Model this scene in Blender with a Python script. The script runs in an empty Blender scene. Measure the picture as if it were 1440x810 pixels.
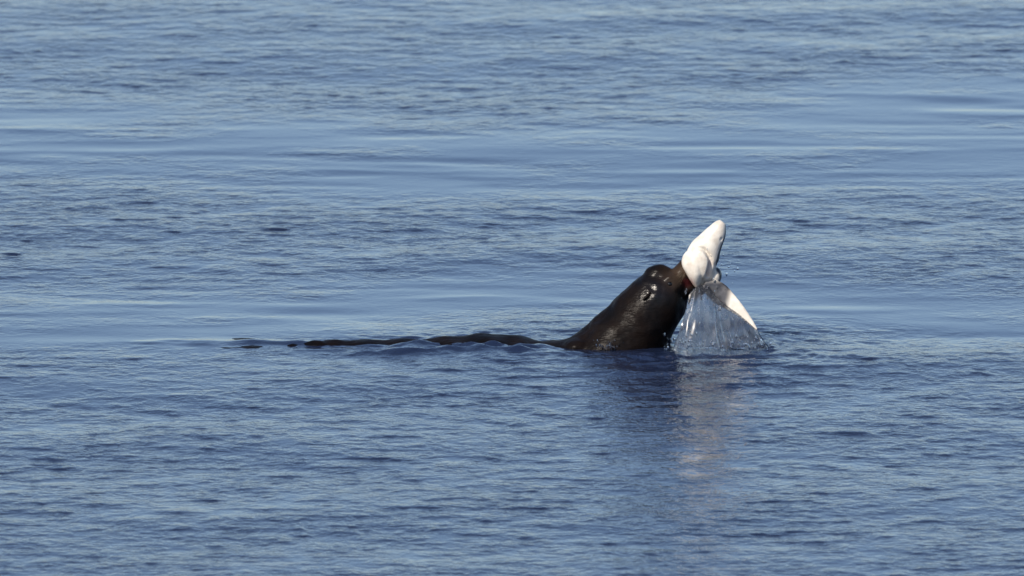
import bpy, bmesh, math, random
import numpy as np
from mathutils import Vector, noise as mnoise

R = math.radians
scene = bpy.context.scene
col = scene.collection
random.seed(7)
rng = np.random.default_rng(11)

# ------------------------------------------------------------------ camera
cam_d = bpy.data.cameras.new('camera')
cam = bpy.data.objects.new('camera', cam_d)
col.objects.link(cam)
scene.camera = cam
cam_d.sensor_width = 36.0
cam_d.lens = 525.0
cam_d.clip_start = 0.5
cam_d.clip_end = 9000.0
cam.location = (0.0, -80.0, 11.24)
cam.rotation_euler = (R(90 - 7.78), 0, 0)
cam_d.dof.use_dof = True
cam_d.dof.focus_distance = 80.7
cam_d.dof.aperture_fstop = 5.6

# ------------------------------------------------------------------ sky + sun
SUN_EL = 38.0
SUN_ROT = 215.0            # from behind the camera, to its left
w = bpy.data.worlds.new("World")
scene.world = w
w.use_nodes = True
wn = w.node_tree.nodes
sky = wn.new('ShaderNodeTexSky')
sky.sky_type = 'NISHITA'
sky.sun_disc = False
sky.sun_elevation = R(SUN_EL)
sky.sun_rotation = R(SUN_ROT)
sky.air_density = 0.68
sky.dust_density = 0.7
sky.ozone_density = 1.5
w.node_tree.links.new(sky.outputs[0], wn['Background'].inputs[0])
wn['Background'].inputs[1].default_value = 0.10

sd = bpy.data.lights.new('sun', 'SUN')
sd.energy = 3.4
sd.angle = R(0.5)
sd.color = (1.0, 0.90, 0.78)
sun = bpy.data.objects.new('sun', sd)
col.objects.link(sun)
to_sun = Vector((math.sin(R(SUN_ROT)) * math.cos(R(SUN_EL)), math.cos(R(SUN_ROT)) * math.cos(R(SUN_EL)), math.sin(R(SUN_EL))))
sun.rotation_euler = to_sun.to_track_quat('Z', 'Y').to_euler()
sun.location = to_sun * 30

scene.view_settings.view_transform = 'Standard'
scene.view_settings.look = 'None'
scene.view_settings.gamma = 1.0
scene.view_settings.use_curve_mapping = False
scene.view_settings.exposure = 0.45


# ------------------------------------------------------------------ helpers
def new_mat(name):
    m = bpy.data.materials.new(name)
    m.use_nodes = True
    nt = m.node_tree
    return m, nt, nt.nodes, nt.links, nt.nodes['Principled BSDF']


def fast_mesh(name, co, quads):
    me = bpy.data.meshes.new(name)
    nq = len(quads)
    me.vertices.add(len(co))
    me.vertices.foreach_set('co', np.ascontiguousarray(co, dtype=np.float32).ravel())
    me.loops.add(nq * 4)
    me.loops.foreach_set('vertex_index', np.ascontiguousarray(quads, dtype=np.int32).ravel())
    me.polygons.add(nq)
    me.polygons.foreach_set('loop_start', np.arange(0, nq * 4, 4, dtype=np.int32))
    me.polygons.foreach_set('use_smooth', np.ones(nq, dtype=bool))
    me.update(calc_edges=True)
    return me


def link(name, me, mat=None, parent=None, label=None, cat=None, kind=None, group=None):
    o = bpy.data.objects.new(name, me)
    col.objects.link(o)
    if mat:
        me.materials.append(mat)
    if parent:
        o.parent = parent
    if label:
        o['label'] = label
    if cat:
        o['category'] = cat
    if kind:
        o['kind'] = kind
    if group:
        o['group'] = group
    return o


def grid_quads(nu, nv, wrap_u=False):
    """vertex index = v * nu + u"""
    us = np.arange(nu if wrap_u else nu - 1)
    vs = np.arange(nv - 1)
    U, V = np.meshgrid(us, vs)
    U2 = (U + 1) % nu
    return np.stack([V * nu + U, V * nu + U2, (V + 1) * nu + U2, (V + 1) * nu + U], -1).reshape(-1, 4)


def catmull(P, n):
    """resample rows of P (k x m) with a centripetal-like Catmull-Rom to n rows"""
    P = np.asarray(P, float)
    k = len(P)
    Q = np.vstack([2 * P[0] - P[1], P, 2 * P[-1] - P[-2]])
    t = np.linspace(0, k - 1, n)
    i = np.minimum(t.astype(int), k - 2)
    f = (t - i)[:, None]
    a, b, c, d = Q[i], Q[i + 1], Q[i + 2], Q[i + 3]
    return 0.5 * (2 * b + (c - a) * f + (2 * a - 5 * b + 4 * c - d) * f ** 2 + (3 * b - a - 3 * c + d) * f ** 3)


def loft(path, nseg=24, nring=40, side=(0, 1, 0), power=2.0):
    """path rows: x y z r_in r_side ; closed tapered tube. returns verts, faces"""
    S = catmull(path, nring)
    C = S[:, :3]
    T = np.gradient(C, axis=0)
    T /= np.linalg.norm(T, axis=1)[:, None]
    sd_ = np.asarray(side, float)
    B = sd_[None] - (T @ sd_)[:, None] * T
    B /= np.linalg.norm(B, axis=1)[:, None]
    N = np.cross(B, T)
    th = np.linspace(0, 2 * np.pi, nseg, endpoint=False)
    c, s = np.cos(th), np.sin(th)
    if power != 2.0:
        c = np.sign(c) * np.abs(c) ** (2 / power)
        s = np.sign(s) * np.abs(s) ** (2 / power)
    V = C[:, None] + np.maximum(S[:, 3], 1e-3)[:, None, None] * c[None, :, None] * N[:, None] \
        + np.maximum(S[:, 4], 1e-3)[:, None, None] * s[None, :, None] * B[:, None]
    V = V.reshape(-1, 3)
    F = [list(map(int, q)) for q in grid_quads(nseg, nring, True)]
    n = len(V)
    V = np.vstack([V, C[0], C[-1]])
    for u in range(nseg):
        u2 = (u + 1) % nseg
        F.append([u2, u, n])
        F.append([(nring - 1) * nseg + u, (nring - 1) * nseg + u2, n + 1])
    return V, F


def ellipsoid(c, r, rot=0.0, n=20, m=14):
    """rot about Y"""
    V = []
    for j in range(m + 1):
        ph = math.pi * j / m
        for i in range(n):
            th = 2 * math.pi * i / n
            p = Vector((r[0] * math.sin(ph) * math.cos(th), r[1] * math.sin(ph) * math.sin(th), r[2] * math.cos(ph)))
            x = p.x * math.cos(rot) + p.z * math.sin(rot)
            z = -p.x * math.sin(rot) + p.z * math.cos(rot)
            V.append((x + c[0], p.y + c[1], z + c[2]))
    F = [list(map(int, q)) for q in grid_quads(n, m + 1, True)]
    return np.array(V), F


def fuse(name, pieces, voxel, smooth_iter):
    """union of closed shells -> one continuous skin"""
    V, F, off = [], [], 0
    for v, f in pieces:
        V.append(v)
        F += [[i + off for i in q] for q in f]
        off += len(v)
    me = bpy.data.meshes.new(name)
    me.from_pydata(np.vstack(V).tolist(), [], F)
    bm = bmesh.new()
    bm.from_mesh(me)
    bmesh.ops.remove_doubles(bm, verts=bm.verts, dist=1e-5)
    bmesh.ops.recalc_face_normals(bm, faces=bm.faces)
    bm.to_mesh(me)
    bm.free()
    o = bpy.data.objects.new(name, me)
    col.objects.link(o)
    md = o.modifiers.new('r', 'REMESH')
    md.mode = 'VOXEL'
    md.voxel_size = voxel
    ms = o.modifiers.new('s', 'SMOOTH')
    ms.factor = 0.5
    ms.iterations = smooth_iter
    dg = bpy.context.evaluated_depsgraph_get()
    out = bpy.data.meshes.new_from_object(o.evaluated_get(dg))
    bpy.data.objects.remove(o)
    bpy.data.meshes.remove(me)
    out.name = name
    out.polygons.foreach_set('use_smooth', np.ones(len(out.polygons), dtype=bool))
    return out


def get_co(me):
    a = np.empty(len(me.vertices) * 3, np.float32)
    me.vertices.foreach_get('co', a)
    return a.reshape(-1, 3).astype(float)


def set_co(me, co):
    me.vertices.foreach_set('co', np.ascontiguousarray(co, dtype=np.float32).ravel())
    me.update()


def float_attr(me, name, vals):
    a = me.attributes.new(name, 'FLOAT', 'POINT')
    a.data.foreach_set('value', np.ascontiguousarray(vals, dtype=np.float32))


def sstep(a, b, x):
    t = np.clip((x - a) / (b - a), 0, 1)
    return t * t * (3 - 2 * t)


# ------------------------------------------------------------------ sea
def waves(X, Y, lam0, lam1, n, main_deg, spread, slope, seed):
    """sum of n travelling sine crests with total rms slope"""
    g = np.random.default_rng(seed)
    H = np.zeros_like(X)
    for i in range(n):
        lam = lam0 * (lam1 / lam0) ** ((i + g.random()) / n)
        a = R(main_deg + g.normal() * spread)
        k = 2 * np.pi / lam
        amp = slope / k * math.sqrt(2.0 / n) * (0.6 + 0.8 * g.random())
        ph = g.random() * 2 * np.pi
        H += np.float32(amp) * np.sin((X * np.float32(k * math.cos(a)) + Y * np.float32(k * math.sin(a)) + np.float32(ph)))
    return H


def soft_noise(X, Y, sx, sy, n, seed):
    g = np.random.default_rng(seed)
    H = np.zeros_like(X)
    for i in range(n):
        a = g.random() * 2 * np.pi
        f = 2 * np.pi * (0.5 + 1.2 * g.random())
        H += np.sin(X * np.float32(f * math.cos(a) / sx) + Y * np.float32(f * math.sin(a) / sy) + np.float32(g.random() * 6.28))
    return H / math.sqrt(n / 2)


def axis_coords(a, b, step_a, step_b, far, growth=1.35):
    xs = [a]
    while xs[-1] < b:
        t = (xs[-1] - a) / (b - a)
        xs.append(xs[-1] + step_a + (step_b - step_a) * t)
    s = step_b
    while xs[-1] < far:
        s *= growth
        xs.append(xs[-1] + s)
    lo = []
    s = step_a
    x = a
    while x > -far:
        s *= growth
        x -= s
        lo.append(x)
    return np.array(lo[::-1] + xs, np.float32)


def sea_height(X, Y):
    # where wind ruffles the surface and where it lies slick
    wob = 0.55 * soft_noise(X, Y, 5.0, 9.0, 8, 3)
    Yw = Y + wob - 0.02 * X
    slick = np.maximum(sstep(5.6, 7.4, Yw) * (1 - sstep(9.6, 11.8, Yw)),
                       sstep(-0.3, 1.0, Yw) * (1 - sstep(1.6, 3.6, Yw)))
    slick = np.maximum(slick, 0.55 * sstep(-2.2, -0.9, Yw) * (1 - sstep(-0.6, 0.4, Yw)) * (1 - sstep(-2.0, 0.6, X)))
    slick = slick * np.clip(0.95 + 0.22 * soft_noise(X, Y, 2.2, 1.2, 12, 41), 0.3, 1.0)
    far = sstep(10.5, 13.0, Yw)
    patch = np.clip(0.90 + 0.15 * soft_noise(X, Y, 0.9, 1.6, 14, 5) + 0.20 * soft_noise(X, Y, 0.25, 0.35, 16, 6), 0.25, 1.7)
    ruffle = 0.60 * (1 - 0.92 * slick) * patch * (1 - 0.25 * far)
    ruffle = ruffle + 0.30 * np.exp(-((X - 0.9) / 0.9) ** 2 - ((Y + 1.0) / 0.8) ** 2)
    dense = (1 - sstep(7.0, 12.0, np.abs(X))) * sstep(-14.0, -11.0, Y) * (1 - sstep(29.0, 36.0, Y))
    wide = (1 - sstep(30.0, 90.0, np.hypot(X, Y)))
    H = waves(X, Y, 3.0, 9.0, 10, 84, 16, 0.005, 27) * wide
    H += waves(X, Y, 0.8, 2.6, 22, 82, 30, 0.012, 22) * (0.25 + 0.75 * (1 - slick)) * dense
    r = waves(X, Y, 0.13, 0.46, 60, 82, 34, 0.052, 23)
    f = waves(X, Y, 0.062, 0.13, 50, 80, 50, 0.066, 24)
    h = r + f
    H += h * ruffle * dense
    lean = 4.5 * h * ruffle * dense        # wind ripples lean: steep fronts, long backs
    H += waves(X, Y, 0.45, 1.5, 16, 88, 10, 0.011, 28) * slick * dense * np.clip(0.7 + 0.6 * soft_noise(X, Y, 1.6, 0.9, 10, 29), 0, 1.6)
    near = np.exp(-((X - 0.85) / 0.75) ** 2) * sstep(-1.9, -0.7, Y) * (1 - sstep(-0.35, -0.18, Y))
    H += waves(X, Y, 0.22, 0.55, 30, 88, 13, 0.10, 61) * near
    # rings spreading from the neck and the falling water
    for cx, cy, a0, lam in ((0.62, 0.0, 0.0042, 0.15), (1.15, -0.05, 0.0036, 0.11)):
        d = np.hypot(X - cx, Y - cy)
        d = d + 0.05 * soft_noise(X, Y, 0.5, 0.5, 6, 31)
        H += a0 * np.clip(0.6 + 0.5 * soft_noise(X, Y, 0.6, 0.6, 6, 33), 0, 1.5) * np.sin(2 * np.pi * d / lam) * np.exp(-((d - 0.45) / 0.5) ** 2)
    # the trunk just under the skin of the sea calms and lowers it
    body = np.exp(-((Y + 0.02) / 0.30) ** 2) * sstep(-1.7, -1.1, X) * (1 - sstep(0.9, 1.5, X))
    H = H * (1 - 0.35 * body)
    hump = np.exp(-((Y + 0.06) / 0.30) ** 2) * sstep(-1.0, -0.25, X) * (1 - sstep(0.0, 0.36, X))
    H += hump * (0.020 + 0.008 * soft_noise(X, Y, 0.35, 0.22, 10, 51) + 0.006 * soft_noise(X, Y, 0.16, 0.10, 14, 52))
    # water dragged along and piled up by the animal
    rid = np.exp(-((Y + 0.30 + 0.06 * np.sin(X * 7)) / 0.07) ** 2) * sstep(-1.5, -0.6, X) * (1 - sstep(0.25, 0.5, X))
    H += 0.016 * rid * (0.7 + 0.5 * soft_noise(X, Y, 0.35, 0.3, 8, 9))
    H += 0.014 * np.exp(-((Y + 0.03 * X + 0.02) / 0.09) ** 2) * sstep(-2.2, -1.5, X) * (1 - sstep(-1.2, -0.9, X)) * (0.8 + 0.5 * soft_noise(X, Y, 0.4, 0.3, 8, 10))
    return H, ruffle * dense, lean


xs = axis_coords(-6.0, 6.0, 0.018, 0.018, 4000.0)
ys = axis_coords(-10.0, 27.0, 0.020, 0.040, 4000.0)
XX, YY = np.meshgrid(xs, ys)
HH, RUF, LEAN = sea_height(XX, YY)
sea_me = fast_mesh('sea', np.stack([XX, YY - LEAN, HH], -1).reshape(-1, 3), grid_quads(len(xs), len(ys)))
float_attr(sea_me, 'ruffle', RUF.ravel())

m_sea, nt, N, L, P = new_mat('sea_water')
P.inputs['Base Color'].default_value = (0.013, 0.022, 0.054, 1)
P.inputs['Roughness'].default_value = 0.09
P.inputs['IOR'].default_value = 1.333
tc = N.new('ShaderNodeTexCoord')
mp = N.new('ShaderNodeMapping')
mp.inputs['Scale'].default_value = (1.0, 0.7, 1.0)
L.new(tc.outputs['Object'], mp.inputs['Vector'])
nz = N.new('ShaderNodeTexNoise')
nz.inputs['Scale'].default_value = 22.0
nz.inputs['Detail'].default_value = 3.0
nz.inputs['Distortion'].default_value = 0.4
L.new(mp.outputs[0], nz.inputs['Vector'])
at = N.new('ShaderNodeAttribute')
at.attribute_name = 'ruffle'
rr_ = N.new('ShaderNodeMath')
rr_.operation = 'MULTIPLY_ADD'
rr_.inputs[1].default_value = 0.06
rr_.inputs[2].default_value = 0.06
L.new(at.outputs['Fac'], rr_.inputs[0])
L.new(rr_.outputs[0], P.inputs['Roughness'])
mul = N.new('ShaderNodeMath')
mul.operation = 'MULTIPLY'
L.new(nz.outputs['Fac'], mul.inputs[0])
L.new(at.outputs['Fac'], mul.inputs[1])
bp = N.new('ShaderNodeBump')
bp.inputs['Strength'].default_value = 1.0
bp.inputs['Distance'].default_value = 0.014
L.new(mul.outputs[0], bp.inputs['Height'])
L.new(bp.outputs[0], P.inputs['Normal'])
sea = link('sea', sea_me, m_sea, kind='structure', label='blue rippled sea with smooth slick bands', cat='sea')

# ------------------------------------------------------------------ sea lion
trunk = [  # x y z r_in r_side
    (-1.14, 0.00, -0.06, 0.045, 0.07), (-0.98, 0.00, -0.086, 0.112, 0.14), (-0.70, 0.00, -0.138, 0.165, 0.22),
    (-0.35, 0.00, -0.187, 0.228, 0.30), (-0.10, 0.00, -0.205, 0.262, 0.35), (0.13, 0.00, -0.243, 0.268, 0.34),
    (0.33, 0.00, -0.215, 0.250, 0.31), (0.49, 0.00, -0.11, 0.225, 0.26), (0.605, 0.00, 0.01, 0.208, 0.225),
    (0.735, 0.00, 0.18, 0.174, 0.185), (0.812, 0.00, 0.285, 0.145, 0.155), (0.85, 0.00, 0.335, 0.095, 0.110),
    (0.872, 0.00, 0.355, 0.03, 0.04)]
pieces = [loft(trunk, 36, 110)]
# crest of the forehead, cheeks
pieces.append(ellipsoid((0.790, 0.0, 0.380), (0.078, 0.075, 0.060), R(-20)))
pieces.append(ellipsoid((0.845, -0.045, 0.325), (0.085, 0.075, 0.075), R(-30)))
pieces.append(ellipsoid((0.845, 0.045, 0.325), (0.085, 0.075, 0.075), R(-30)))
# upper jaw with rounded muzzle pads
pieces.append(loft([(0.80, 0, 0.300, 0.08, 0.095), (0.862, 0, 0.346, 0.056, 0.075), (0.905, 0, 0.388, 0.044, 0.062), (0.938, 0, 0.428, 0.040, 0.055), (0.954, 0, 0.447, 0.022, 0.03)], 24, 30))
for s in (-1, 1):
    pieces.append(ellipsoid((0.931, s * 0.028, 0.408), (0.034, 0.032, 0.040), R(-30)))
pieces.append(ellipsoid((0.934, 0.0, 0.452), (0.024, 0.030, 0.022), R(-30)))
# lower jaw
pieces.append(loft([(0.80, 0, 0.245, 0.095, 0.10), (0.87, 0, 0.265, 0.070, 0.078), (0.93, 0, 0.292, 0.040, 0.055), (0.972, 0, 0.313, 0.026, 0.038), (0.992, 0, 0.322, 0.012, 0.018)], 24, 30))
# flesh at the corner of the mouth
pieces.append(ellipsoid((0.930, 0.0, 0.345), (0.040, 0.050, 0.045)))
# brow ridges
for s in (-1, 1):
    pieces.append(ellipsoid((0.838, s * 0.094, 0.372), (0.036, 0.016, 0.014), R(-30)))
# shoulder fold behind the neck
pieces.append(ellipsoid((0.350, -0.10, 0.008), (0.078, 0.10, 0.046), R(-12)))
pieces.append(ellipsoid((0.43, -0.08, 0.0), (0.09, 0.12, 0.06), R(-20)))
# fore flippers, under water
for s in (-1, 1):
    pieces.append(loft([(0.42, s * 0.20, -0.22, 0.07, 0.10), (0.34, s * 0.33, -0.36, 0.055, 0.11), (0.22, s * 0.44, -0.52, 0.035, 0.10), (0.06, s * 0.52, -0.64, 0.022, 0.07), (-0.06, s * 0.55, -0.70, 0.016, 0.03)], 18, 26, side=(1, 0, 0)))
# hind flippers trailing, heels just breaking the surface
for s in (-1, 1):
    pieces.append(loft([(-0.98, s * 0.05, -0.10, 0.06, 0.07), (-1.10, s * 0.08, -0.042, 0.046, 0.055), (-1.22, s * 0.10, -0.028, 0.030, 0.06), (-1.38, s * 0.13, -0.012, 0.022, 0.075), (-1.55, s * 0.16, -0.009, 0.018, 0.08), (-1.66, s * 0.18, -0.05, 0.014, 0.05)], 18, 40))
pieces.append(ellipsoid((-1.070, -0.05, -0.010), (0.075, 0.06, 0.044)))
pieces.append(ellipsoid((-1.18, -0.07, -0.012), (0.050, 0.035, 0.030)))
lion_me = fuse('sea_lion', pieces, 0.0085, 6)
co = get_co(lion_me)
nr = np.empty(len(co) * 3, np.float32)
lion_me.vertices.foreach_get('normal', nr)
nr = nr.reshape(-1, 3)
dsp = np.array([0.0055 * mnoise.fractal(Vector((p[0] * 9, p[1] * 9, p[2] * 9)), 1.0, 2.0, 3) + 0.005 * mnoise.noise(Vector((p[0] * 5, p[1] * 5, p[2] * 5))) for p in co])
# folds of wet skin round the back of the awash trunk and the neck
fnz = np.array([mnoise.noise(Vector((p[0] * 7, p[1] * 7 + 5, p[2] * 7))) for p in co])
fold = 0.004 * np.sin(co[:, 0] * 30 + 3 * co[:, 2] + 6 * co[:, 1]) * (1 - sstep(0.2, 0.5, co[:, 0]))
fold += 0.0032 * np.clip(0.5 + 1.3 * fnz, 0, 1) * np.sin((co[:, 0] * 0.66 + co[:, 2] * 0.75) * 48 + 5 * co[:, 1] + 5 * fnz) * sstep(0.02, 0.1, co[:, 2]) * (1 - sstep(0.22, 0.30, co[:, 2]))
headw = np.exp(-(((co[:, 0] - 0.785) / 0.07) ** 2 + ((co[:, 2] - 0.32) / 0.06) ** 2))
dsp = dsp + headw * np.array([0.012 * mnoise.noise(Vector((p[0] * 22 + 4, p[1] * 16, p[2] * 22))) for p in co])
# eye sockets
for s in (-1, 1):
    d = np.linalg.norm((co - np.array([0.852, s * 0.105, 0.345])) / np.array([1.2, 1, 1]), axis=1)
    dsp = dsp - 0.010 * np.exp(-(d / 0.020) ** 2)
co = co + nr * (dsp + fold)[:, None]
set_co(lion_me, co)
# flesh of the gums: the inner faces of both jaws
gx, gz = co[:, 0], co[:, 2]
mouth = np.exp(-(((gx - 0.945) / 0.035) ** 2 + ((gz - 0.348) / 0.032) ** 2))
float_attr(lion_me, 'gum', np.clip(mouth * 1.6 - 0.35, 0, 1))
float_attr(lion_me, 'wet_head', np.exp(-(((gx - 0.785) / 0.075) ** 2 + ((gz - 0.32) / 0.065) ** 2)))
muz = np.exp(-(((gx - 0.90) / 0.07) ** 2 + ((gz - 0.39) / 0.07) ** 2))
lip = np.exp(-(((gx - 0.945) / 0.02) ** 2 + ((gz - 0.41) / 0.05) ** 2))
float_attr(lion_me, 'muzzle', np.clip(0.55 * muz + 0.9 * lip, 0, 1))

m_fur, nt, N, L, P = new_mat('wet_fur')
tc = N.new('ShaderNodeTexCoord')
n1 = N.new('ShaderNodeTexNoise')
n1.inputs['Scale'].default_value = 7.0
n1.inputs['Detail'].default_value = 5.0
n1.inputs['Roughness'].default_value = 0.65
L.new(tc.outputs['Object'], n1.inputs['Vector'])
rp = N.new('ShaderNodeValToRGB')
rp.color_ramp.elements[0].position = 0.35
rp.color_ramp.elements[0].color = (0.0030, 0.0026, 0.0030, 1)
rp.color_ramp.elements[1].position = 0.72
rp.color_ramp.elements[1].color = (0.010, 0.0062, 0.0048, 1)
L.new(n1.outputs['Fac'], rp.inputs['Fac'])
a1 = N.new('ShaderNodeAttribute')
a1.attribute_name = 'muzzle'
a2 = N.new('ShaderNodeAttribute')
a2.attribute_name = 'gum'
mx1 = N.new('ShaderNodeMix')
mx1.data_type = 'RGBA'
mx1.inputs['B'].default_value = (0.075, 0.050, 0.033, 1)
L.new(a1.outputs['Fac'], mx1.inputs['Factor'])
L.new(rp.outputs[0], mx1.inputs['A'])
mx2 = N.new('ShaderNodeMix')
mx2.data_type = 'RGBA'
mx2.inputs['B'].default_value = (0.045, 0.009, 0.010, 1)
L.new(a2.outputs['Fac'], mx2.inputs['Factor'])
L.new(mx1.outputs['Result'], mx2.inputs['A'])
L.new(mx2.outputs['Result'], P.inputs['Base Color'])
P.inputs['Roughness'].default_value = 0.55
P.inputs['Specular IOR Level'].default_value = 0.05
wet = N.new('ShaderNodeTexNoise')
wet.inputs['Scale'].default_value = 15.0
wet.inputs['Detail'].default_value = 3.0
L.new(tc.outputs['Object'], wet.inputs['Vector'])
wr = N.new('ShaderNodeMapRange')
wr.inputs['From Min'].default_value = 0.50
wr.inputs['From Max'].default_value = 0.62
wr.inputs['To Min'].default_value = 0.05
wr.inputs['To Max'].default_value = 0.11
L.new(wet.outputs['Fac'], wr.inputs['Value'])
a0 = N.new('ShaderNodeAttribute')
a0.attribute_name = 'wet_head'
mm = N.new('ShaderNodeMath')
mm.operation = 'MULTIPLY_ADD'
L.new(a0.outputs['Fac'], mm.inputs[0])
mm.inputs[1].default_value = 0.8
L.new(wr.outputs[0], mm.inputs[2])
L.new(mm.outputs[0], P.inputs['Coat Weight'])
P.inputs['Coat Roughness'].default_value = 0.22
mpf = N.new('ShaderNodeMapping')
mpf.inputs['Rotation'].default_value = (0, R(48), 0)
mpf.inputs['Scale'].default_value = (18, 75, 75)
L.new(tc.outputs['Object'], mpf.inputs['Vector'])
n2 = N.new('ShaderNodeTexNoise')
n2.inputs['Scale'].default_value = 1.6
n2.inputs['Detail'].default_value = 4.0
L.new(mpf.outputs[0], n2.inputs['Vector'])
bp = N.new('ShaderNodeBump')
bp.inputs['Strength'].default_value = 0.55
bp.inputs['Distance'].default_value = 0.006
L.new(n2.outputs['Fac'], bp.inputs['Height'])
L.new(bp.outputs[0], P.inputs['Normal'])
bp2 = N.new('ShaderNodeBump')
bp2.inputs['Strength'].default_value = 0.35
bp2.inputs['Distance'].default_value = 0.008
L.new(n2.outputs['Fac'], bp2.inputs['Height'])
L.new(bp2.outputs[0], P.inputs['Coat Normal'])
lion = link('sea_lion', lion_me, m_fur, label='wet dark brown sea lion rearing from the sea with a shark in its jaws', cat='sea lion')

m_eye, nt, N, L, P = new_mat('eye_black')
P.inputs['Base Color'].default_value = (0.004, 0.003, 0.003, 1)
P.inputs['Roughness'].default_value = 0.05
for s in (-1, 1):
    v, f = ellipsoid((0.852, s * 0.1035, 0.345), (0.0145, 0.011, 0.0135))
    me = bpy.data.meshes.new('eye')
    me.from_pydata(v.tolist(), [], f)
    me.polygons.foreach_set('use_smooth', np.ones(len(me.polygons), dtype=bool))
    link('eye', me, m_eye, lion)
for s in (-1, 1):   # small rolled ear pinnae
    v, f = loft([(0.748, s * 0.140, 0.298, 0.010, 0.010), (0.735, s * 0.155, 0.290, 0.010, 0.009), (0.718, s * 0.163, 0.278, 0.007, 0.007), (0.705, s * 0.165, 0.266, 0.002, 0.002)], 12, 14)
    me = bpy.data.meshes.new('ear')
    me.from_pydata(v.tolist(), [], f)
    me.polygons.foreach_set('use_smooth', np.ones(len(me.polygons), dtype=bool))
    link('ear', me, m_fur, lion)

# whiskers, one small fan on each side of the muzzle
m_wh, nt, N, L, P = new_mat('whisker_hair')
P.inputs['Base Color'].default_value = (0.25, 0.20, 0.14, 1)
P.inputs['Roughness'].default_value = 0.4
for s in (-1, 1):
    V, F, off = [], [], 0
    for i in range(9):
        x0, z0 = 0.915 + 0.012 * (i % 3), 0.395 + 0.010 * (i // 3)
        ln = 0.05 + 0.03 * random.random()
        a = R(-150 + 20 * random.random() + 8 * (i % 3))
        pts = [(x0 + ln * t * math.cos(a), s * (0.052 + 0.035 * t), z0 + ln * t * math.sin(a) - 0.012 * t * t, 0.0009 * (1 - 0.6 * t), 0.0009 * (1 - 0.6 * t)) for t in (0, 0.33, 0.66, 1)]
        S = catmull(pts, 7)
        for r in S:
            for k in range(4):
                an = k * math.pi / 2
                V.append((r[0], r[1] + r[3] * math.cos(an), r[2] + r[3] * math.sin(an)))
        F += [[int(q) + off for q in qq] for qq in grid_quads(4, 7, True)]
        off += 28
    me = bpy.data.meshes.new('whiskers')
    me.from_pydata(V, [], F)
    link('whiskers', me, m_wh, lion)

# ------------------------------------------------------------------ shark held in the jaws
VIEW = np.array([0.0, -1.0, 0.0])
head_path = [  # snout up, belly towards the left and front   (x y z r_in r_side)
    (1.140, -0.030, 0.674, 0.020, 0.020), (1.124, -0.030, 0.652, 0.038, 0.038), (1.102, -0.030, 0.612, 0.056, 0.050),
    (1.072, -0.030, 0.565, 0.070, 0.060), (1.045, -0.030, 0.520, 0.086, 0.068), (1.028, -0.030, 0.475, 0.090, 0.072),
    (1.030, -0.020, 0.425, 0.078, 0.068), (1.045, 0.010, 0.375, 0.060, 0.062), (1.030, 0.07, 0.315, 0.052, 0.060),
    (0.950, 0.15, 0.255, 0.056, 0.060), (0.860, 0.21, 0.130, 0.060, 0.062), (0.80, 0.25, 0.0, 0.060, 0.060),
    (0.79, 0.28, -0.15, 0.045, 0.05), (0.82, 0.30, -0.32, 0.028, 0.03), (0.88, 0.32, -0.48, 0.012, 0.015)]
sp = [loft(head_path, 30, 90)]
# throat and lower jaw swelling, drawn down between the sea lion's teeth
sp.append(ellipsoid((0.998, -0.045, 0.458), (0.064, 0.054, 0.070), R(20)))
sp.append(loft([(1.010, -0.035, 0.535, 0.012, 0.012), (0.998, -0.042, 0.50, 0.056, 0.040), (0.985, -0.048, 0.455, 0.070, 0.052), (0.988, -0.050, 0.405, 0.050, 0.046), (0.994, -0.042, 0.358, 0.030, 0.034), (1.000, -0.034, 0.318, 0.010, 0.014)], 20, 24))
# far shoulder of the shark showing grey over the jaw
sp.append(ellipsoid((1.098, 0.01, 0.372), (0.036, 0.05, 0.052), R(10)))
# pectoral fin hanging towards the water, a tapered blade
fin = [(1.05, -0.02, 0.335, 0.030, 0.035), (1.105, -0.045, 0.296, 0.060, 0.011), (1.165, -0.07, 0.251, 0.051, 0.0085), (1.225, -0.09, 0.203, 0.034, 0.0075), (1.280, -0.105, 0.146, 0.020, 0.007), (1.322, -0.115, 0.098, 0.007, 0.006)]
sp.append(loft(fin, 28, 50))
# tail end: tall upper lobe under the surface
sp.append(loft([(0.84, 0.31, -0.36, 0.02, 0.012), (0.92, 0.33, -0.50, 0.05, 0.010), (1.02, 0.35, -0.58, 0.03, 0.008)], 16, 20))
shark_me = fuse('shark', sp, 0.0040, 3)
co = get_co(shark_me)
nr = np.empty(len(co) * 3, np.float32)
shark_me.vertices.foreach_get('normal', nr)
nr = nr.reshape(-1, 3).astype(float)
# crease of the mouth: an arc over the lower jaw, cut into the belly side
arc = catmull([(0.995, 0.540), (1.030, 0.535), (1.058, 0.508), (1.072, 0.470), (1.068, 0.430), (1.056, 0.385)], 60)
d2 = np.min(np.hypot(co[:, 0, None] - arc[None, :, 0], co[:, 2, None] - arc[None, :, 1]), axis=1)
front = sstep(-0.02, -0.05, co[:, 1]) if False else sstep(0.02, 0.05, -co[:, 1])
prog = sstep(0.985, 1.05, co[:, 0])
cut = np.exp(-(d2 / 0.010) ** 2) * front * prog
co = co - nr * (0.028 * cut)[:, None]
ia = np.argmin(np.hypot(co[:, 0, None] - arc[None, :, 0], co[:, 2, None] - arc[None, :, 1]), axis=1)
outw = arc - np.array([1.005, 0.445])
outw /= np.linalg.norm(outw, axis=1)[:, None]
sgn = (co[:, 0] - arc[ia, 0]) * outw[ia, 0] + (co[:, 2] - arc[ia, 1]) * outw[ia, 1]
inside = front * (1 - sstep(-0.012, 0.002, sgn)) * sstep(0.33, 0.40, co[:, 2]) * sstep(0.94, 1.0, co[:, 0])
co[:, 1] -= 0.013 * inside
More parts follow.
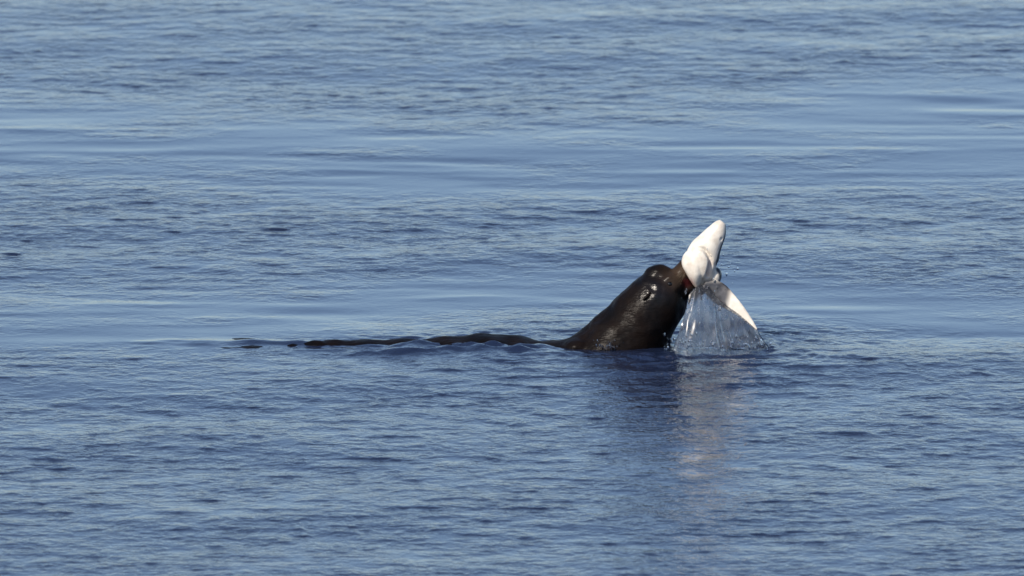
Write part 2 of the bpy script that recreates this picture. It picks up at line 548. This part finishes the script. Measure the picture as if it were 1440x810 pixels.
# nostril
dn = np.linalg.norm(co - np.array([1.132, -0.068, 0.585]), axis=1)
co = co - nr * (0.007 * np.exp(-(dn / 0.009) ** 2))[:, None]
set_co(shark_me, co)
# countershading: belly faces left/front on the head, grey back to the right
S = catmull(head_path, 300)
i = np.argmin(((co[:, None, ::2] - S[None, :, :3:2]) ** 2).sum(-1), axis=1) if len(co) < 60000 else np.array([np.argmin(((c[::2] - S[:, :3:2]) ** 2).sum(-1)) for c in co])
rel = co - S[i, :3]
rel /= np.linalg.norm(rel, axis=1)[:, None] + 1e-9
along = i / 299.0
belly_dir = np.array([-0.62, -0.76, 0.18])
belly = sstep(-0.30, -0.10, rel @ belly_dir)
lower = sstep(0.335, 0.385, co[:, 2])        # head only: the body twists its grey back to the front below
bw = belly * lower
thro = sstep(0.315, 0.33, co[:, 2]) * (1 - sstep(1.02, 1.045, co[:, 0]))
bw = np.maximum(bw, thro)
finm = sstep(1.075, 1.10, co[:, 0]) * (1 - sstep(0.315, 0.34, co[:, 2])) * sstep(0.0, 0.3, -nr[:, 1])
bw = np.maximum(bw, finm * sstep(1.145, 1.19, co[:, 0] + 0.25 * (0.25 - co[:, 2])))  # fin base kept grey: shade and wetness painted in, white further out
float_attr(shark_me, 'belly', np.clip(bw, 0, 1))
blood = np.exp(-(((co[:, 0] - 0.965) / 0.02) ** 2 + ((co[:, 2] - 0.345) / 0.03) ** 2))
float_attr(shark_me, 'pink', np.clip(blood + 0.6 * cut * sstep(0.5, 0.45, co[:, 2]), 0, 1))

m_sh, nt, N, L, P = new_mat('shark_skin')
tc = N.new('ShaderNodeTexCoord')
n1 = N.new('ShaderNodeTexNoise')
n1.inputs['Scale'].default_value = 26.0
n1.inputs['Detail'].default_value = 4.0
L.new(tc.outputs['Object'], n1.inputs['Vector'])
rg = N.new('ShaderNodeValToRGB')
rg.color_ramp.elements[0].position = 0.35
rg.color_ramp.elements[0].color = (0.022, 0.023, 0.029, 1)
rg.color_ramp.elements[1].position = 0.70
rg.color_ramp.elements[1].color = (0.075, 0.076, 0.086, 1)
L.new(n1.outputs['Fac'], rg.inputs['Fac'])
rw = N.new('ShaderNodeValToRGB')
rw.color_ramp.elements[0].position = 0.30
rw.color_ramp.elements[0].color = (0.62, 0.565, 0.49, 1)
rw.color_ramp.elements[1].position = 0.62
rw.color_ramp.elements[1].color = (0.80, 0.76, 0.68, 1)
L.new(n1.outputs['Fac'], rw.inputs['Fac'])
a1 = N.new('ShaderNodeAttribute')
a1.attribute_name = 'belly'
mx = N.new('ShaderNodeMix')
mx.data_type = 'RGBA'
L.new(a1.outputs['Fac'], mx.inputs['Factor'])
L.new(rg.outputs[0], mx.inputs['A'])
L.new(rw.outputs[0], mx.inputs['B'])
a2 = N.new('ShaderNodeAttribute')
a2.attribute_name = 'pink'
mx2 = N.new('ShaderNodeMix')
mx2.data_type = 'RGBA'
mx2.inputs['B'].default_value = (0.45, 0.16, 0.15, 1)
sc = N.new('ShaderNodeMath')
sc.operation = 'MULTIPLY'
sc.inputs[1].default_value = 0.6
L.new(a2.outputs['Fac'], sc.inputs[0])
L.new(sc.outputs[0], mx2.inputs['Factor'])
L.new(mx.outputs['Result'], mx2.inputs['A'])
L.new(mx2.outputs['Result'], P.inputs['Base Color'])
P.inputs['Roughness'].default_value = 0.28
P.inputs['Subsurface Weight'].default_value = 0.0
P.inputs['Subsurface Radius'].default_value = (0.02, 0.012, 0.008)
bp = N.new('ShaderNodeBump')
bp.inputs['Strength'].default_value = 0.15
bp.inputs['Distance'].default_value = 0.004
L.new(n1.outputs['Fac'], bp.inputs['Height'])
L.new(bp.outputs[0], P.inputs['Normal'])
shark = link('shark', shark_me, m_sh, label='small white-bellied grey shark held snout up in the jaws of the sea lion', cat='shark')

# ------------------------------------------------------------------ water pouring off the shark
m_w, nt, N, L, P = new_mat('clear_water')
P.inputs['Base Color'].default_value = (0.93, 0.96, 1.0, 1)
P.inputs['Roughness'].default_value = 0.03
P.inputs['IOR'].default_value = 1.333
P.inputs['Transmission Weight'].default_value = 1.0

m_sheet, nt, N, L, P = new_mat('aerated_water')
P.inputs['Base Color'].default_value = (0.93, 0.96, 1.0, 1)
P.inputs['IOR'].default_value = 1.333
P.inputs['Transmission Weight'].default_value = 1.0
tc = N.new('ShaderNodeTexCoord')
mp = N.new('ShaderNodeMapping')
mp.inputs['Scale'].default_value = (30, 30, 5)
L.new(tc.outputs['Object'], mp.inputs['Vector'])
n1 = N.new('ShaderNodeTexNoise')
n1.inputs['Scale'].default_value = 1.0
n1.inputs['Detail'].default_value = 4.0
L.new(mp.outputs[0], n1.inputs['Vector'])
mr = N.new('ShaderNodeMapRange')
mr.inputs['From Min'].default_value = 0.4
mr.inputs['From Max'].default_value = 0.7
mr.inputs['To Min'].default_value = 0.12
mr.inputs['To Max'].default_value = 0.27
L.new(n1.outputs['Fac'], mr.inputs['Value'])
mr2 = N.new('ShaderNodeMapRange')
mr2.inputs['From Min'].default_value = 0.35
mr2.inputs['From Max'].default_value = 0.65
mr2.inputs['To Min'].default_value = 0.12
mr2.inputs['To Max'].default_value = 0.35
L.new(n1.outputs['Fac'], mr2.inputs['Value'])
L.new(mr2.outputs[0], P.inputs['Roughness'])
df = N.new('ShaderNodeBsdfDiffuse')
df.inputs['Color'].default_value = (0.13, 0.135, 0.15, 1)
ms_ = N.new('ShaderNodeMixShader')
L.new(mr.outputs[0], ms_.inputs[0])
L.new(P.outputs[0], ms_.inputs[1])
L.new(df.outputs[0], ms_.inputs[2])
L.new(ms_.outputs[0], N['Material Output'].inputs['Surface'])

nu, nv = 150, 70
top = catmull([(0.955, -0.09, 0.285), (0.985, -0.085, 0.318), (1.02, -0.075, 0.335), (1.06, -0.06, 0.33), (1.10, -0.07, 0.275), (1.16, -0.09, 0.225), (1.22, -0.11, 0.185), (1.275, -0.122, 0.140), (1.325, -0.125, 0.094)], nu)
base = catmull([(0.855, -0.19, -0.03), (0.92, -0.215, -0.03), (1.00, -0.225, -0.03), (1.08, -0.225, -0.03), (1.16, -0.225, -0.03), (1.24, -0.215, -0.03), (1.32, -0.19, -0.03), (1.37, -0.16, -0.03), (1.412, -0.10, -0.03)], nu)
u = np.linspace(0, 1, nu)
v = np.linspace(0, 1, nv)
rope = np.zeros(nu)
g = np.random.default_rng(5)
for k in range(16):
    c0 = g.random()
    if g.random() < 0.75:
        c0 = 0.42 + 0.16 * g.random()
    rope += (0.4 + g.random()) * np.exp(-((u - c0) / (0.008 + 0.02 * g.random())) ** 2)
Vf, Vb = [], []
for j in range(nv):
    t = v[j]
    tx = t ** 1.25
    c = top * (1 - t) + base * t
    c[:, 0] = top[:, 0] * (1 - tx) + base[:, 0] * tx
    c[:, 1] = top[:, 1] * (1 - t) + base[:, 1] * t - 0.02 * math.sin(math.pi * t)
    wig = np.array([mnoise.noise(Vector((ui * 8, t * 2.2, 3.1))) for ui in u]) * 0.010
    wig2 = np.array([mnoise.noise(Vector((ui * 18, t * 4.0, 9.1))) for ui in u]) * 0.0022
    r = rope * (0.35 + 0.65 * np.array([mnoise.noise(Vector((ui * 6, t * 4, 1.0))) * 0.5 + 0.5 for ui in u]))
    f = c.copy()
    edge = np.maximum(np.exp(-((1 - u) / 0.03) ** 2), math.exp(-((1 - t) / 0.10) ** 2) * sstep(0.30, 0.5, u))
    f[:, 1] += wig + wig2 - 0.0012 * r - 0.010 * edge
    b = c.copy()
    b[:, 1] += 0.6 * wig + 0.2 * wig2 + 0.005 + 0.008 * edge + 0.055 * t * np.sqrt(np.sin(np.pi * np.clip(u, 0, 1)) + 1e-6)
    Vf.append(f)
    Vb.append(b)
Vf = np.vstack(Vf)
Vb = np.vstack(Vb)
q = grid_quads(nu, nv)
nq = len(Vf)
rim = list(range(nu)) + [j * nu + nu - 1 for j in range(1, nv)] + [(nv - 1) * nu + i_ for i_ in range(nu - 2, -1, -1)] + [j * nu for j in range(nv - 2, 0, -1)]
F = [list(map(int, x)) for x in q] + [list(map(int, x[::-1] + nq)) for x in q]
for a_, b_ in zip(rim, rim[1:] + rim[:1]):
    F.append([b_, a_, a_ + nq, b_ + nq])
AV = [np.vstack([Vf, Vb])]
aoff = len(AV[0])


def sheet_pt(ui, t):
    k = ui * (nu - 1)
    a0_ = min(int(k), nu - 2)
    fr = k - a0_
    A = Vf.reshape(nv, nu, 3)
    jv = t * (nv - 1)
    b0 = min(int(jv), nv - 2)
    fv = jv - b0
    p = (A[b0, a0_] * (1 - fr) + A[b0, a0_ + 1] * fr) * (1 - fv) + (A[b0 + 1, a0_] * (1 - fr) + A[b0 + 1, a0_ + 1] * fr) * fv
    return p


def rope_tube(pts, radii, seed):
    global aoff
    g_ = random.Random(seed)
    rows = [(p[0], p[1] - 0.002, p[2], r_ * g_.uniform(0.7, 1.35), r_ * g_.uniform(0.7, 1.35)) for p, r_ in zip(pts, radii)]
    v_, f_ = loft(rows, 10, 50, side=(0.2, 1, 0.1))
    AV.append(v_)
    F.extend([[i_ + aoff for i_ in qq] for qq in f_])
    aoff += len(v_)


rope_tube([sheet_pt(0.995, t) for t in np.linspace(0, 0.98, 9)], [0.007] * 9, 1)
rope_tube([sheet_pt(uu, 0.90) + np.array([0, -0.004, 0.006]) for uu in np.linspace(0.45, 0.99, 14)], [0.008] * 14, 2)
rope_tube([sheet_pt(uu, 0.88) + np.array([0, -0.004, 0.004]) for uu in np.linspace(0.20, 0.42, 12)], [0.004] * 12, 3)
for k, (ua, ub, rr) in enumerate(((0.47, 0.44, 0.005), (0.54, 0.50, 0.006))):
    tt = np.linspace(0.02, 0.97, 10)
    rope_tube([sheet_pt(ua + (ub - ua) * t + 0.006 * math.sin(9 * t + k), t) for t in tt], [rr * (0.6 + 0.7 * t) for t in tt], 10 + k)
me = bpy.data.meshes.new('pouring_water')
me.from_pydata(np.vstack(AV).tolist(), [], F)
nfilm = 2 * len(q) + len(rim)
me.polygons.foreach_set('material_index', (np.arange(len(F)) >= nfilm).astype(np.int32))
bm = bmesh.new()
bm.from_mesh(me)
bmesh.ops.recalc_face_normals(bm, faces=bm.faces)
bm.to_mesh(me)
bm.free()
me.polygons.foreach_set('use_smooth', np.ones(len(me.polygons), dtype=bool))
pour = link('pouring_water', me, m_sheet, label='clear sheet of sea water pouring off the shark fin into the sea', cat='water', kind='stuff')


me.materials.append(m_w)


# loose drops flung round the jaws and the foot of the sheet
def drops(n, seed):
    g = random.Random(seed)
    V, F, off = [], [], 0
    for k in range(n):
        z_ = g.random()
        if z_ < 0.55:
            p = (g.uniform(0.82, 1.40), -0.24 - 0.05 * g.random(), abs(g.gauss(0, 0.035)) + 0.012)
        elif z_ < 0.7:
            p = (g.gauss(0.52, 0.04), -0.235 - 0.03 * g.random(), abs(g.gauss(0, 0.02)) + 0.01)
        elif z_ < 0.85:
            p = (g.uniform(0.90, 1.12), -0.16 - 0.05 * g.random(), g.uniform(0.05, 0.33))
        else:
            p = (g.gauss(1.11, 0.05), g.gauss(0, 0.06), g.gauss(0.42, 0.06))
        r = 0.0016 + 0.0055 * g.random() ** 3
        v_, f_ = ellipsoid(p, (r, r, r * g.uniform(1, 2.2)), 0, 8, 6)
        V.append(v_)
        F += [[i_ + off for i_ in qq] for qq in f_]
        off += len(v_)
    me = bpy.data.meshes.new('water_drops')
    me.from_pydata(np.vstack(V).tolist(), [], F)
    me.polygons.foreach_set('use_smooth', np.ones(len(me.polygons), dtype=bool))
    return me


link('water_drops', drops(300, 4), m_w, label='clear water drops falling round the shark and sea lion', cat='water drops', kind='stuff')
